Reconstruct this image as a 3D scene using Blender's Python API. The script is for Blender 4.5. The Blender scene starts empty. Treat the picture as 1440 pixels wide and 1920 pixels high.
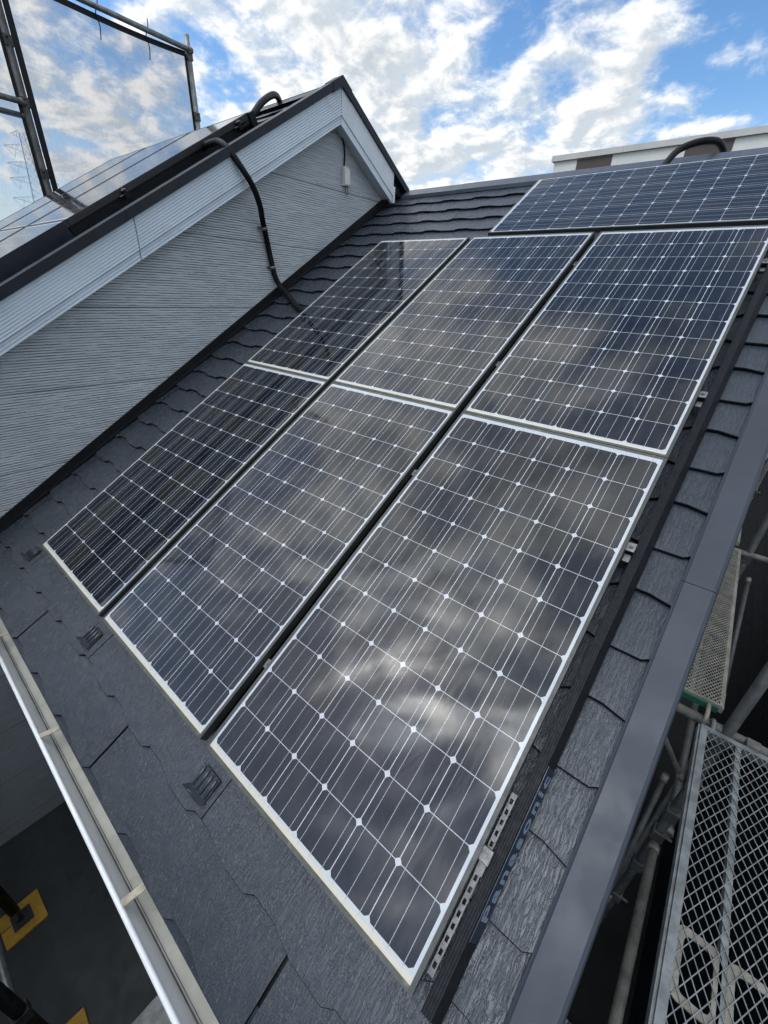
import bpy, math, random
from mathutils import Vector, Matrix
R_ = math.radians
random.seed(7)
scene = bpy.context.scene
COL = scene.collection

# ------------------------------------------------------------------ camera
cam_d = bpy.data.cameras.new("camera")
cam = bpy.data.objects.new("camera", cam_d)
COL.objects.link(cam)
cam_d.sensor_fit = 'VERTICAL'
cam_d.sensor_height = 36.0
cam_d.lens = 774.0905 / 1920 * 36.0
cam_d.clip_start = 0.02
cam_d.clip_end = 5000
cr = (0.7661059548, 0.6412756708, 0.0429788321)
cdn = (0.3316381756, -0.3371420386, -0.8811080333)
cf = (-0.5505431741, 0.6892755325, -0.4709580170)
cam.matrix_world = Matrix(((cr[0], -cdn[0], -cf[0], 0.8732), (cr[1], -cdn[1], -cf[1], -0.3071),
                           (cr[2], -cdn[2], -cf[2], 1.2544), (0, 0, 0, 1)))
scene.camera = cam

# ------------------------------------------------------------------ exposure
scene.view_settings.view_transform = 'Standard'
scene.view_settings.look = 'None'
scene.view_settings.exposure = 0.42
scene.view_settings.gamma = 1.0
scene.cycles.use_denoising = True
scene.cycles.max_bounces = 8
scene.cycles.transparent_max_bounces = 16
scene.cycles.sample_clamp_indirect = 6.0

# ------------------------------------------------------------------ node helper
class NT:
    def __init__(s, tree):
        s.t = tree; s.n = tree.nodes; s.l = tree.links
    def node(s, typ, ins=None, **kw):
        n = s.n.new(typ)
        for k, v in kw.items(): setattr(n, k, v)
        for k, v in (ins or {}).items(): s.put(n.inputs[k], v)
        return n
    def put(s, sock, v):
        if isinstance(v, bpy.types.NodeSocket): s.l.new(v, sock)
        elif isinstance(v, bpy.types.Node): s.l.new(v.outputs[0], sock)
        elif isinstance(v, (tuple, list)) and len(v) == 3 and sock.type == 'RGBA': sock.default_value = (*v, 1)
        else: sock.default_value = v
    def m(s, op, a, b=None, c=None, clamp=False):
        n = s.n.new('ShaderNodeMath'); n.operation = op; n.use_clamp = clamp
        for i, v in enumerate((a, b, c)):
            if v is not None: s.put(n.inputs[i], v)
        return n.outputs[0]
    def vm(s, op, a, b=None, out=0):
        n = s.n.new('ShaderNodeVectorMath'); n.operation = op
        s.put(n.inputs[0], a)
        if b is not None: s.put(n.inputs[1], b)
        return n.outputs[out]
    def mix(s, f, a, b):
        n = s.n.new('ShaderNodeMix'); n.data_type = 'RGBA'
        s.put(n.inputs[0], f); s.put(n.inputs[6], a); s.put(n.inputs[7], b)
        return n.outputs[2]
    def ramp(s, v, lo, hi, a=0.0, b=1.0, smooth=True):
        n = s.n.new('ShaderNodeMapRange'); n.interpolation_type = 'SMOOTHSTEP' if smooth else 'LINEAR'
        s.put(n.inputs[0], v)
        for i, x in enumerate((lo, hi, a, b)): s.put(n.inputs[i + 1], x)
        return n.outputs[0]
    def noise(s, vec, scale, detail=4.0, rough=0.55, dist=0.0, out=0):
        n = s.node('ShaderNodeTexNoise', {'Scale': scale, 'Detail': detail, 'Roughness': rough, 'Distortion': dist})
        if vec is not None: s.put(n.inputs['Vector'], vec)
        return n.outputs[out]
    def sep(s, v):
        n = s.node('ShaderNodeSeparateXYZ'); s.put(n.inputs[0], v); return n.outputs
    def comb(s, x, y, z):
        n = s.node('ShaderNodeCombineXYZ')
        for i, v in enumerate((x, y, z)): s.put(n.inputs[i], v)
        return n.outputs[0]

# ------------------------------------------------------------------ world: Nishita air with procedural clouds
SUN = Vector((-0.372, -0.389, 0.843)).normalized()     # high, behind and left of the camera
SIDE = Vector((0.10, -0.46, 0.87)).normalized()         # second bright cloud bank
GLOW = Vector((-0.372, -0.389, 0.843)).normalized()      # the thin bright cloud next to the sun
world = bpy.data.worlds.new("World")
scene.world = world
world.use_nodes = True
W = NT(world.node_tree); W.n.clear()
sky = W.node('ShaderNodeTexSky', sky_type='NISHITA', sun_disc=False)
sky.sun_elevation = math.asin(SUN.z)
sky.sun_rotation = math.atan2(SUN.x, SUN.y)
sky.air_density = 1.0; sky.dust_density = 0.6; sky.ozone_density = 2.2
STR = 0.14
dirv = W.node('ShaderNodeTexCoord').outputs['Generated']
dx, dy, dz = W.sep(dirv)
up = W.m('MAXIMUM', dz, 0.0)
inv = W.m('DIVIDE', 1.0, W.m('ADD', up, 0.30))
p = W.comb(W.m('MULTIPLY', dx, inv), W.m('MULTIPLY', dy, inv), 0.0)
p = W.vm('ADD', p, (3.1, 1.7, 0.0))
def cloudn(vec):
    a = W.noise(vec, 7.0, 10.0, 0.60, 0.20)
    b = W.noise(W.vm('ADD', vec, (7.3, 2.1, 0)), 1.3, 3.0, 0.5, 0.0)
    return W.m('ADD', W.m('MULTIPLY', a, 0.80), W.m('MULTIPLY', b, 0.20))
rotp = W.node('ShaderNodeVectorRotate', {'Vector': p, 'Angle': R_(-38)}, rotation_type='Z_AXIS').outputs[0]
cir = W.noise(W.vm('MULTIPLY', rotp, (2.6, 7.5, 1.0)), 1.0, 9.0, 0.62, 0.9)
high = W.ramp(dz, 0.42, 0.62)
n1 = W.m('ADD', W.m('MULTIPLY', cloudn(p), W.m('SUBTRACT', 1.0, W.m('MULTIPLY', high, 0.70))), W.m('MULTIPLY', cir, W.m('MULTIPLY', high, 0.70)))
sx, sy = SUN.x / (SUN.z + .30), SUN.y / (SUN.z + .30) - .6
n2 = cloudn(W.vm('ADD', p, (sx * 0.045, sy * 0.045, 0.0)))
def lobe(vec, tight):
    d = W.vm('DOT_PRODUCT', dirv, tuple(Vector(vec).normalized()), out=1)
    return W.m('POWER', W.m('MAXIMUM', d, 0.0), tight)
bias = 0.0
HOLES = [((-0.446, 0.827, 0.341), 240, -0.17), ((-0.175, 0.943, 0.283), 300, -0.09), ((-0.10, 0.93, 0.36), 160, -0.11), ((-0.295, 0.882, 0.40), 300, -0.06),
         ((-0.792, 0.536, 0.291), 900, -0.12), ((-0.877, 0.37, 0.307), 600, -0.13), ((-0.958, 0.247, 0.145), 500, -0.06), ((-0.967, 0.239, 0.08), 900, -0.16),
         ((-0.849, 0.468, 0.244), 900, -0.10), ((-0.539, 0.803, 0.255), 900, -0.07), ((-0.63, 0.704, 0.328), 40, 0.09), ((-0.302, 0.906, 0.295), 300, 0.08), ((-0.49, 0.84, 0.20), 90, 0.07),
         ((-0.40, -0.36, 0.84), 7, 0.07), ((-0.64, -0.05, 0.766), 90, 0.08), ((-0.727, -0.05, 0.68), 500, -0.14), ((-0.275, 0.59, 0.759), 30, -0.15), ((-0.08, 0.40, 0.91), 40, -0.04), ((-0.467, 0.33, 0.82), 60, 0.07), ((-0.93, 0.25, 0.25), 60, 0.04), ((-0.28, -0.80, 0.60), 9, -0.17), ((-0.70, -0.52, 0.50), 16, -0.12)]
acc = None
for v, t, a in HOLES:
    q = W.m('MULTIPLY', lobe(v, t), a)
    acc = q if acc is None else W.m('ADD', acc, q)
nb = W.m('ADD', n1, acc)
dens = W.m('MAXIMUM', W.ramp(nb, 0.355, 0.570), W.m('MULTIPLY', high, 0.17))
thick = W.ramp(nb, 0.50, 0.70)
light = W.ramp(W.m('SUBTRACT', cloudn(p), n2), -0.08, 0.10)
shade = W.m('ADD', W.m('MULTIPLY', light, 0.34), 0.76)
shade = W.m('MULTIPLY', shade, W.m('SUBTRACT', 1.0, W.m('MULTIPLY', thick, 0.13)))
glow = W.m('ADD', W.m('MULTIPLY', lobe(GLOW, 4.0), 1.3), W.m('MULTIPLY', lobe(GLOW, 40.0), 3.4))
glow = W.m('ADD', glow, W.m('MULTIPLY', lobe(GLOW, 220.0), 13.0))
glow = W.m('ADD', glow, W.m('MULTIPLY', lobe(SIDE, 30.0), 8.5))
glow = W.m('MULTIPLY', glow, W.ramp(n1, 0.42, 0.60, 0.25, 1.5))
bright = W.m('MULTIPLY', shade, W.m('ADD', glow, 0.80))
cwhite = W.mix(light, (0.82, 0.91, 1.0), (1.0, 0.995, 0.98))
cwhite = W.mix(W.m('MULTIPLY', lobe(GLOW, 90.0), 0.45), cwhite, (1.0, 0.93, 0.80))
cl = W.vm('SCALE', cwhite); W.put(cl.node.inputs['Scale'], W.m('DIVIDE', bright, STR))
skyc = W.node('ShaderNodeHueSaturation', {'Color': sky.outputs[0], 'Saturation': 1.2, 'Value': 1.0}).outputs[0]
hazec = W.mix(W.ramp(up, 0.0, 0.30, 0.55, 0.0), skyc, (0.72 / STR, 0.82 / STR, 0.92 / STR))
aure = W.vm('SCALE', hazec); W.put(aure.node.inputs['Scale'], W.m('ADD', 1.0, W.m('MULTIPLY', glow, 0.20)))
col = W.mix(dens, aure, cl)
bg = W.node('ShaderNodeBackground', {'Color': col, 'Strength': STR})
W.l.new(bg.outputs[0], W.node('ShaderNodeOutputWorld').inputs[0])
world.cycles.sampling_method = 'MANUAL'
world.cycles.sample_map_resolution = 1024

# ------------------------------------------------------------------ the one sun, veiled by thin cloud
sun_d = bpy.data.lights.new("sun", 'SUN')
sun_d.energy = 0.5
sun_d.angle = R_(90)
sun_d.color = (1.0, 0.97, 0.92)
sun = bpy.data.objects.new("sun", sun_d); COL.objects.link(sun)
sun.rotation_euler = SUN.to_track_quat('Z', 'Y').to_euler()

# ------------------------------------------------------------------ scene constants (metres)
TH = math.atan(0.6)
CT, ST = math.cos(TH), math.sin(TH)
SLOPE = Matrix.Rotation(TH, 4, 'X')
def sl(x, v, h): return Vector((x, v * CT - h * ST, v * ST + h * CT))     # roof coordinates -> world
RH = -0.083         # slate surface below the panel plane
UH = 0.838          # upper slate surface
WX = -2.34          # gable wall plane
FX = -2.22          # gable fascia plane
GROUND = -6.0

# ------------------------------------------------------------------ mesh builder
class MB:
    def __init__(s): s.v = []; s.f = []; s.smooth = []; s.mi = []
    def add(s, vs, fs, smooth=False, mi=0):
        o = len(s.v); s.v += [tuple(q) for q in vs]
        for f in fs: s.f.append([o + i for i in f]); s.smooth.append(smooth); s.mi.append(mi)
        return s
    def box(s, a, b, M=None, mi=0):
        x0, y0, z0 = a; x1, y1, z1 = b
        vs = [Vector(q) for q in ((x0,y0,z0),(x1,y0,z0),(x1,y1,z0),(x0,y1,z0),(x0,y0,z1),(x1,y0,z1),(x1,y1,z1),(x0,y1,z1))]
        if M is not None: vs = [M @ q for q in vs]
        return s.add(vs, [(3,2,1,0),(4,5,6,7),(0,1,5,4),(1,2,6,5),(2,3,7,6),(3,0,4,7)], mi=mi)
    def prism(s, prof, axis, a, b, M=None, mi=0):
        """closed profile (list of 2-tuples) swept along an axis from a to b"""
        def mk(p_, t):
            return {'x': Vector((t, p_[0], p_[1])), 'y': Vector((p_[0], t, p_[1])), 'z': Vector((p_[0], p_[1], t))}[axis]
        n = len(prof); vs = [mk(q, a) for q in prof] + [mk(q, b) for q in prof]
        if M is not None: vs = [M @ q for q in vs]
        fs = [(i, (i + 1) % n, n + (i + 1) % n, n + i) for i in range(n)] + [tuple(range(n - 1, -1, -1)), tuple(range(n, 2 * n))]
        return s.add(vs, fs, mi=mi)
    def tube(s, pts, r, seg=12, cap=True, mi=0):
        pts = [Vector(q) for q in pts]; rs = r if isinstance(r, (list, tuple)) else [r] * len(pts)
        vs = []; up_ = None
        for i, q in enumerate(pts):
            t = (pts[min(i + 1, len(pts) - 1)] - pts[max(i - 1, 0)]).normalized()
            if up_ is None: up_ = t.orthogonal().normalized()
            up_ = (up_ - t * up_.dot(t)).normalized(); sd = t.cross(up_)
            for k in range(seg):
                a = 2 * math.pi * k / seg
                vs.append(q + (up_ * math.cos(a) + sd * math.sin(a)) * rs[i])
        fs = []
        for i in range(len(pts) - 1):
            for k in range(seg):
                fs.append((i*seg+k, i*seg+(k+1)%seg, (i+1)*seg+(k+1)%seg, (i+1)*seg+k))
        s.add(vs, fs, True, mi)
        if cap:
            o = len(s.v) - len(vs)
            s.f.append([o + k for k in range(seg - 1, -1, -1)]); s.smooth.append(False); s.mi.append(mi)
            o2 = len(s.v) - seg
            s.f.append([o2 + k for k in range(seg)]); s.smooth.append(False); s.mi.append(mi)
        return s
    def pipe(s, a, b, r=0.0243, rin=0.0215, seg=16, mi=0):
        """open hollow pipe"""
        a = Vector(a); b = Vector(b); t = (b - a).normalized(); u = t.orthogonal().normalized(); w = t.cross(u)
        vs = []
        for q, rr in ((a, r), (b, r), (b, rin), (a, rin)):
            for k in range(seg):
                an = 2 * math.pi * k / seg; vs.append(q + (u * math.cos(an) + w * math.sin(an)) * rr)
        fs = []
        for j in range(4):
            jn = (j + 1) % 4
            for k in range(seg): fs.append((j*seg+k, j*seg+(k+1)%seg, jn*seg+(k+1)%seg, jn*seg+k))
        return s.add(vs, fs, True, mi)
    def build(s, name, mat, parent=None, loc=None, rot=None):
        me = bpy.data.meshes.new(name)
        me.from_pydata(s.v, [], s.f)
        me.polygons.foreach_set('use_smooth', s.smooth)
        mats = mat if isinstance(mat, (list, tuple)) else [mat]
        for m_ in mats: me.materials.append(m_)
        if len(mats) > 1: me.polygons.foreach_set('material_index', s.mi)
        me.update()
        o = bpy.data.objects.new(name, me); COL.objects.link(o)
        if parent is not None: o.parent = parent
        if loc is not None: o.location = loc
        if rot is not None: o.rotation_euler = rot
        return o
def bevel(o, w, seg=2):
    md = o.modifiers.new('bevel', 'BEVEL'); md.width = w; md.segments = seg; md.limit_method = 'ANGLE'; md.angle_limit = R_(35)
    return o
def tag(o, label=None, cat=None, group=None, kind=None):
    if label: o['label'] = label
    if cat: o['category'] = cat
    if group: o['group'] = group
    if kind: o['kind'] = kind
    return o
def empty(name, loc=(0, 0, 0), rot=(0, 0, 0)):
    o = bpy.data.objects.new(name, None); COL.objects.link(o); o.empty_display_size = 0.1
    o.location = loc; o.rotation_euler = rot; return o
def kids(o): return [c for c in bpy.data.objects if c.parent is o]
def copy_tree(o, parent=None):
    c = o.copy(); COL.objects.link(c)
    if parent is not None: c.parent = parent
    for ch in kids(o): copy_tree(ch, c)
    return c
def smoothpath(pts, n=8):
    P = [Vector(q) for q in pts]; out = []
    for i in range(len(P) - 1):
        a = P[max(i-1, 0)]; b = P[i]; c = P[i+1]; d = P[min(i+2, len(P)-1)]
        for k in range(n):
            t = k / n
            out.append(0.5 * ((2*b) + (c - a)*t + (2*a - 5*b + 4*c - d)*t*t + (3*b - a - 3*c + d)*t*t*t))
    out.append(P[-1]); return out

# ------------------------------------------------------------------ materials
MATS = {}
def mat(name):
    m_ = bpy.data.materials.new(name); m_.use_nodes = True
    t = NT(m_.node_tree); b = t.n['Principled BSDF']; MATS[name] = m_
    return m_, t, b
def bump(t, b, h, strength=0.5, dist=0.01):
    n = t.node('ShaderNodeBump', {'Strength': strength, 'Distance': dist, 'Height': h}); t.put(b.inputs['Normal'], n.outputs[0]); return n
def objc(t): return t.node('ShaderNodeTexCoord').outputs['Object']
def plain(name, colr, rough=0.5, metal=0.0, var=0.15, nscale=9.0, bumpv=0.0, spec=0.5, stain=None):
    m_, t, b = mat(name); oc = objc(t)
    nz = t.noise(oc, nscale, 5, 0.6)
    c = t.mix(t.ramp(nz, .3, .7), tuple(x * (1 - var) for x in colr), tuple(min(1, x * (1 + var)) for x in colr))
    if stain:
        c = t.mix(t.ramp(t.noise(oc, nscale * 2.3, 6, .7), .55, .72, 0, .75), c, stain)
    t.put(b.inputs['Base Color'], c)
    t.put(b.inputs['Roughness'], t.ramp(t.noise(oc, nscale * 3, 4), .3, .7, max(.02, rough - .08), min(1, rough + .1)))
    b.inputs['Metallic'].default_value = metal
    b.inputs['Specular IOR Level'].default_value = spec
    if bumpv: bump(t, b, t.noise(oc, nscale * 14, 4), bumpv, 0.004)
    return m_

def make_slate(name):
    m_, t, b = mat(name); oc = objc(t)
    x, y, z = t.sep(oc)
    warp = t.noise(t.comb(t.m('MULTIPLY', x, 16.0), t.m('MULTIPLY', y, 22.0), 0.0), 1.0, 4, .6)
    gx = t.m('ADD', t.m('MULTIPLY', x, 1.0), t.m('MULTIPLY', warp, 0.012))
    grain = t.noise(t.comb(t.m('MULTIPLY', gx, 150.0), t.m('MULTIPLY', y, 14.0), 0.0), 1.0, 3, .55, .6)
    ridge = t.m('ABSOLUTE', t.m('SUBTRACT', grain, 0.5))
    ridge = t.ramp(ridge, 0.0, 0.09)
    fine = t.noise(oc, 210.0, 3, .6)
    h = t.m('ADD', t.m('MULTIPLY', ridge, 0.6), t.m('MULTIPLY', fine, 0.45))
    h = t.m('ADD', h, t.m('MULTIPLY', grain, 0.8))
    bump(t, b, h, 0.55, 0.0024)
    big = t.noise(oc, 2.2, 4, .6)
    c = t.mix(t.ramp(big, .3, .7), (.026, .033, .042), (.036, .044, .054))
    c = t.mix(t.ramp(t.noise(oc, 30, 5, .7), .62, .8, 0, .35), c, (.050, .054, .058))
    t.put(b.inputs['Base Color'], c)
    t.put(b.inputs['Roughness'], t.ramp(t.noise(oc, 14, 4), .3, .7, .22, .33))
    b.inputs['Specular IOR Level'].default_value = 0.42
    return m_
make_slate('slate')

def make_siding():
    m_, t, b = mat('siding'); oc = objc(t)
    x, y, z = t.sep(oc)
    # board joints every 455 mm, thin split-stone courses between
    br = t.node('ShaderNodeTexBrick', {'Vector': t.comb(y, z, 0.0), 'Scale': 1.0, 'Mortar Size': 0.0026, 'Mortar Smooth': 0.5,
               'Brick Width': 0.31, 'Row Height': 0.01528, 'Color1': (0, 0, 0), 'Color2': (1, 1, 1), 'Mortar': (0, 0, 0), 'Bias': 0.0})
    br.offset = 0.37; br.squash = 1.35; br.squash_frequency = 3
    br2 = t.node('ShaderNodeTexBrick', {'Vector': t.comb(t.m('ADD', y, .083), z, 0.0), 'Scale': 1.0, 'Mortar Size': 0.0016, 'Mortar Smooth': 0.4,
               'Brick Width': 0.27, 'Row Height': 0.03057, 'Color1': (0, 0, 0), 'Color2': (1, 1, 1), 'Mortar': (0, 0, 0), 'Bias': 0.0})
    br2.offset = 0.61
    rowh = t.m('FRACT', t.m('DIVIDE', z, 0.01528))
    slope = t.m('MULTIPLY', rowh, 0.35)
    rnd = t.m('MULTIPLY', t.node('ShaderNodeSeparateColor', {'Color': br.outputs['Color']}).outputs[0], 0.9)
    rnd2 = t.m('MULTIPLY', t.node('ShaderNodeSeparateColor', {'Color': br2.outputs['Color']}).outputs[0], 0.5)
    brk = t.ramp(t.noise(t.comb(t.m('MULTIPLY', y, 7.0), t.m('MULTIPLY', t.m('FLOOR', t.m('DIVIDE', z, 0.01528)), 3.7), 0.0), 1.0, 2, .5), .40, .56, .10, 1.0)
    mort = t.m('MULTIPLY', t.ramp(rowh, 0.04, 0.30, 1.0, 0.0), brk)
    jz = t.m('FRACT', t.m('DIVIDE', t.m('ADD', z, 0.055), 0.4585))
    joint = t.m('LESS_THAN', t.m('ABSOLUTE', t.m('SUBTRACT', jz, 0.5)), 0.0052)
    rough_n = t.noise(t.comb(t.m('MULTIPLY', y, 1.0), t.m('MULTIPLY', z, 4.0), 0.0), 45.0, 4, .6)
    h = t.m('ADD', t.m('ADD', rnd, rnd2), t.m('ADD', slope, t.m('MULTIPLY', rough_n, 0.6)))
    h = t.m('SUBTRACT', h, t.m('MULTIPLY', mort, 1.3))
    h = t.m('SUBTRACT', h, t.m('MULTIPLY', joint, 2.2))
    bump(t, b, h, 1.0, 0.0075)
    c = t.mix(t.ramp(t.noise(oc, 1.6, 5, .6), .3, .7), (.64, .70, .745), (.72, .775, .81))
    c = t.mix(t.m('MULTIPLY', rnd2, 0.55), c, (.53, .57, .60))
    c = t.mix(t.m('MULTIPLY', rnd, 0.35), c, (.74, .775, .80))
    c = t.mix(t.m('MULTIPLY', mort, 0.55), c, (.20, .22, .245))
    c = t.mix(t.m('MULTIPLY', joint, 0.8), c, (.14, .155, .175))
    t.put(b.inputs['Base Color'], c)
    b.inputs['Roughness'].default_value = 0.55
    b.inputs['Specular IOR Level'].default_value = 0.4
    return m_
make_siding()

def make_glass():
    """solar glass: 6 x 12 cells with clipped corners, three ribbons per column, white back sheet"""
    m_, t, b = mat('cells'); oc = objc(t)
    x, y, z = t.sep(oc)
    C_ = 0.127
    cx = t.m('DIVIDE', t.m('SUBTRACT', x, 0.018), C_); cy = t.m('DIVIDE', t.m('SUBTRACT', y, 0.028), C_)
    inx = t.m('MULTIPLY', t.m('GREATER_THAN', cx, 0.0), t.m('LESS_THAN', cx, 6.0))
    iny = t.m('MULTIPLY', t.m('GREATER_THAN', cy, 0.0), t.m('LESS_THAN', cy, 12.0))
    ux = t.m('SUBTRACT', t.m('FRACT', cx), 0.5); uy = t.m('SUBTRACT', t.m('FRACT', cy), 0.5)
    ax = t.m('ABSOLUTE', ux); ay = t.m('ABSOLUTE', uy)
    sq = t.m('MULTIPLY', t.m('LESS_THAN', ax, 0.4915), t.m('LESS_THAN', ay, 0.4930))
    ch = t.m('LESS_THAN', t.m('ADD', ax, ay), 0.918)
    cell = t.m('MULTIPLY', t.m('MULTIPLY', sq, ch), t.m('MULTIPLY', inx, iny))
    # ribbons
    bx = t.m('ABSOLUTE', t.m('SUBTRACT', t.m('FRACT', t.m('MULTIPLY', cx, 3.0)), 0.5))
    bus = t.m('MULTIPLY', t.m('LESS_THAN', bx, 0.0185), inx)
    busy = t.m('MULTIPLY', t.m('GREATER_THAN', cy, -0.10), t.m('LESS_THAN', cy, 12.10))
    bus = t.m('MULTIPLY', bus, busy)
    # fingers (very fine)
    idx = t.comb(t.m('FLOOR', cx), t.m('FLOOR', cy), 0.0)
    oi = t.node('ShaderNodeObjectInfo').outputs['Random']
    wn = t.node('ShaderNodeTexWhiteNoise', {'Vector': t.vm('ADD', idx, t.comb(oi, oi, oi))}, noise_dimensions='3D')
    ccol = t.mix(wn.outputs['Value'], (.0025, .0045, .0095), (.005, .0068, .0095))
    ccol = t.mix(t.m('GREATER_THAN', wn.outputs['Value'], 0.78), ccol, (.010, .0105, .0105))
    off = t.vm('ADD', oc, t.comb(t.m('MULTIPLY', oi, 13.0), t.m('MULTIPLY', oi, 7.0), 0.0))
    white = (.41, .43, .445)
    col_ = t.mix(cell, white, ccol)
    buscol = t.mix(cell, (.27, .285, .30), (.27, .285, .305))
    col_ = t.mix(bus, col_, buscol)
    # dust film, wipe marks
    w1 = t.noise(t.vm('MULTIPLY', off, (1.0, 1.0, 1.0)), 5.5, 6, .65, 1.2)
    w2 = t.noise(t.vm('MULTIPLY', off, (6.0, 1.3, 1.0)), 4.0, 5, .6, 2.0)
    dust = t.m('ADD', t.ramp(w1, .35, .75, 0.0, .016), t.ramp(w2, .48, .70, 0.0, .016))
    speck = t.ramp(t.noise(off, 150, 2, .5), .70, .80, 0, .05)
    dust = t.m('ADD', dust, speck)
    # grime washed down to the lower edge
    low = t.ramp(t.m('ADD', y, t.m('MULTIPLY', t.m('SUBTRACT', t.noise(off, 22, 4), .5), 0.014)), 0.014, 0.027, 1.0, 0.0)
    col_ = t.mix(dust, col_, (.46, .45, .42))
    col_ = t.mix(t.m('MULTIPLY', low, .80), col_, (.50, .455, .33))
    t.put(b.inputs['Base Color'], col_)
    rgh = t.m('ADD', t.ramp(w2, .35, .7, .050, .100), t.m('MULTIPLY', low, 0.4))
    t.put(b.inputs['Roughness'], rgh)
    b.inputs['IOR'].default_value = 1.46
    b.inputs['Specular IOR Level'].default_value = 0.5
    bump(t, b, t.noise(off, 7.0, 2, .5), 0.06, 0.004)
    return m_
make_glass()

plain('slate_edge_shade', (.006, .007, .008), .8, 0, .2, 30, spec=.1)  # shade of the open laps, painted onto slate butts and chamfers
plain('guard_paint', (.040, .048, .058), .16, 0, .1, 20)
plain('frame', (.034, .037, .034), .45, 0.0, .18, 14, stain=(.035, .036, .032))
plain('frame_end', (.055, .058, .048), .50, 0.0, .25, 20, stain=(.20, .185, .14))
plain('frame_dark', (.008, .010, .013), .42, 0.0, .2, 12)
plain('black_paint', (.006, .007, .009), .5, 0.0, .25, 20, .05, spec=.25)
plain('rail_grey', (.009, .011, .0145), .5, 0.0, .12, 24, spec=.16)
plain('steel', (.17, .17, .168), .5, .5, .15, 40, stain=(.22, .21, .20))
plain('dark_trim', (.012, .017, .025), .36, 0.0, .14, 5, spec=.25)
plain('cap_trim', (.046, .055, .068), .30, 0.0, .12, 4)
plain('verge_paint', (.024, .031, .042), .46, 0.0, .12, 3, .10, spec=.4)
plain('fascia', (.60, .675, .745), .42, 0.0, .05, 3.0, .04, stain=(.54, .60, .66))
plain('soffit', (.60, .62, .63), .6, 0.0, .05, 6, .05)
plain('fascia_rough', (.62, .67, .70), .6, 0.0, .06, 9, .25)
plain('conduit', (.004, .0045, .005), .5, 0.0, .3, 18, .08, spec=.2)
plain('plastic_beige', (.62, .62, .57), .45, 0.0, .05, 8)
plain('gutter_in', (.34, .335, .295), .5, 0.0, .14, 7, .05, stain=(.25, .225, .155))
plain('gutter_out', (.70, .72, .73), .35, 0.0, .05, 5)
plain('gutter_strap', (.34, .31, .23), .55, 0.0, .3, 40, stain=(.15, .12, .06))
plain('galv', (.21, .225, .226), .42, 0.65, .28, 16, .05, stain=(.15, .15, .14))
plain('galv_dirty', (.115, .11, .095), .68, 0.15, .35, 18, .12, stain=(.09, .08, .065))
plain('plank_dirty', (.20, .188, .155), .65, 0.2, .3, 12, .06, stain=(.12, .11, .09))
plain('galv_dark', (.045, .048, .047), .6, 0.2, .4, 14, .1, stain=(.03, .03, .03))
plain('green_paint', (.012, .075, .045), .45, 0, .25, 20, stain=(.03, .05, .04))
plain('yellow_ply', (.52, .30, .035), .62, 0, .22, 9, .08, stain=(.33, .19, .05))
plain('deck', (.040, .047, .050), .55, 0, .22, 2.6, .12, stain=(.016, .019, .020))
plain('ground_mat', (.016, .017, .018), .9, 0, .3, .6, .3, spec=.2)
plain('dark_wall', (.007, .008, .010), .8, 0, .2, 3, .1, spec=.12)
plain('bldg_white', (.66, .65, .58), .7, 0, .05, .6)
plain('bldg_cop', (.50, .48, .43), .6, 0, .06, 1)
plain('bldg_brown', (.075, .052, .042), .65, 0, .1, 1)
plain('pylon_mat', (.36, .39, .43), .6, .3, .1, .2)
plain('plate_blue', (.010, .016, .032), .22, 0, .15, 30)
plain('plate_text', (.13, .17, .22), .35, 0, .05, 30)
plain('wood_pale', (.42, .43, .42), .5, 0, .3, 14, .1)
plain('ply_film', (.40, .41, .42), .35, 0, .5, 16, .2)
plain('tree_far', (.05, .07, .05), .9, 0, .3, .05)

def make_net(name, alpha, colr):
    m_, t, b = mat(name)
    t.put(b.inputs['Base Color'], colr); b.inputs['Roughness'].default_value = .8
    oc = objc(t); x, y, z = t.sep(oc)
    weave = t.m('MULTIPLY', t.noise(t.comb(t.m('MULTIPLY', y, 40), t.m('MULTIPLY', z, 12), 0), 1.0, 3, .6), .10)
    t.put(b.inputs['Alpha'], t.m('ADD', weave, alpha - .05))
make_net('net', 0.44, (.24, .255, .275))
make_net('net_blocker', 0.94, (.02, .022, .026))  # for the unseen nets added to darken terrace and lower wall

# ------------------------------------------------------------------ setting: ground, terrace
g = MB(); g.add([(-1500, -1500, GROUND), (1500, -1500, GROUND), (1500, 1500, GROUND), (-1500, 1500, GROUND)], [(0, 1, 2, 3)])
tag(g.build('ground', MATS['ground_mat']), kind='structure')
g = MB(); g.box((-2.335, -2.6, -2.95), (0.62, 0.30, -2.70))
tag(g.build('terrace', MATS['deck']), kind='structure')

# ------------------------------------------------------------------ the house
house = empty('house', (-2.0, 2.0, GROUND))
tag(house, 'two level house with dark slate roofs, pale split-face siding gable and white fascia', 'house')
def part(mb, name, m_, parent=None, slope=False):
    """child of the house, given in world (or roof) coordinates"""
    par = parent or house
    o = mb.build(name, MATS[m_] if isinstance(m_, str) else [MATS[q] for q in m_], par)
    base = Vector((-2.0, 2.0, GROUND))
    mw = SLOPE if slope else Matrix.Identity(4)
    if par is house: o.matrix_parent_inverse = Matrix.Translation(-base)
    else: o.matrix_parent_inverse = par_world[par.name].inverted()
    o.matrix_basis = mw
    par_world[o.name] = mw.copy()
    return o
par_world = {}

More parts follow.
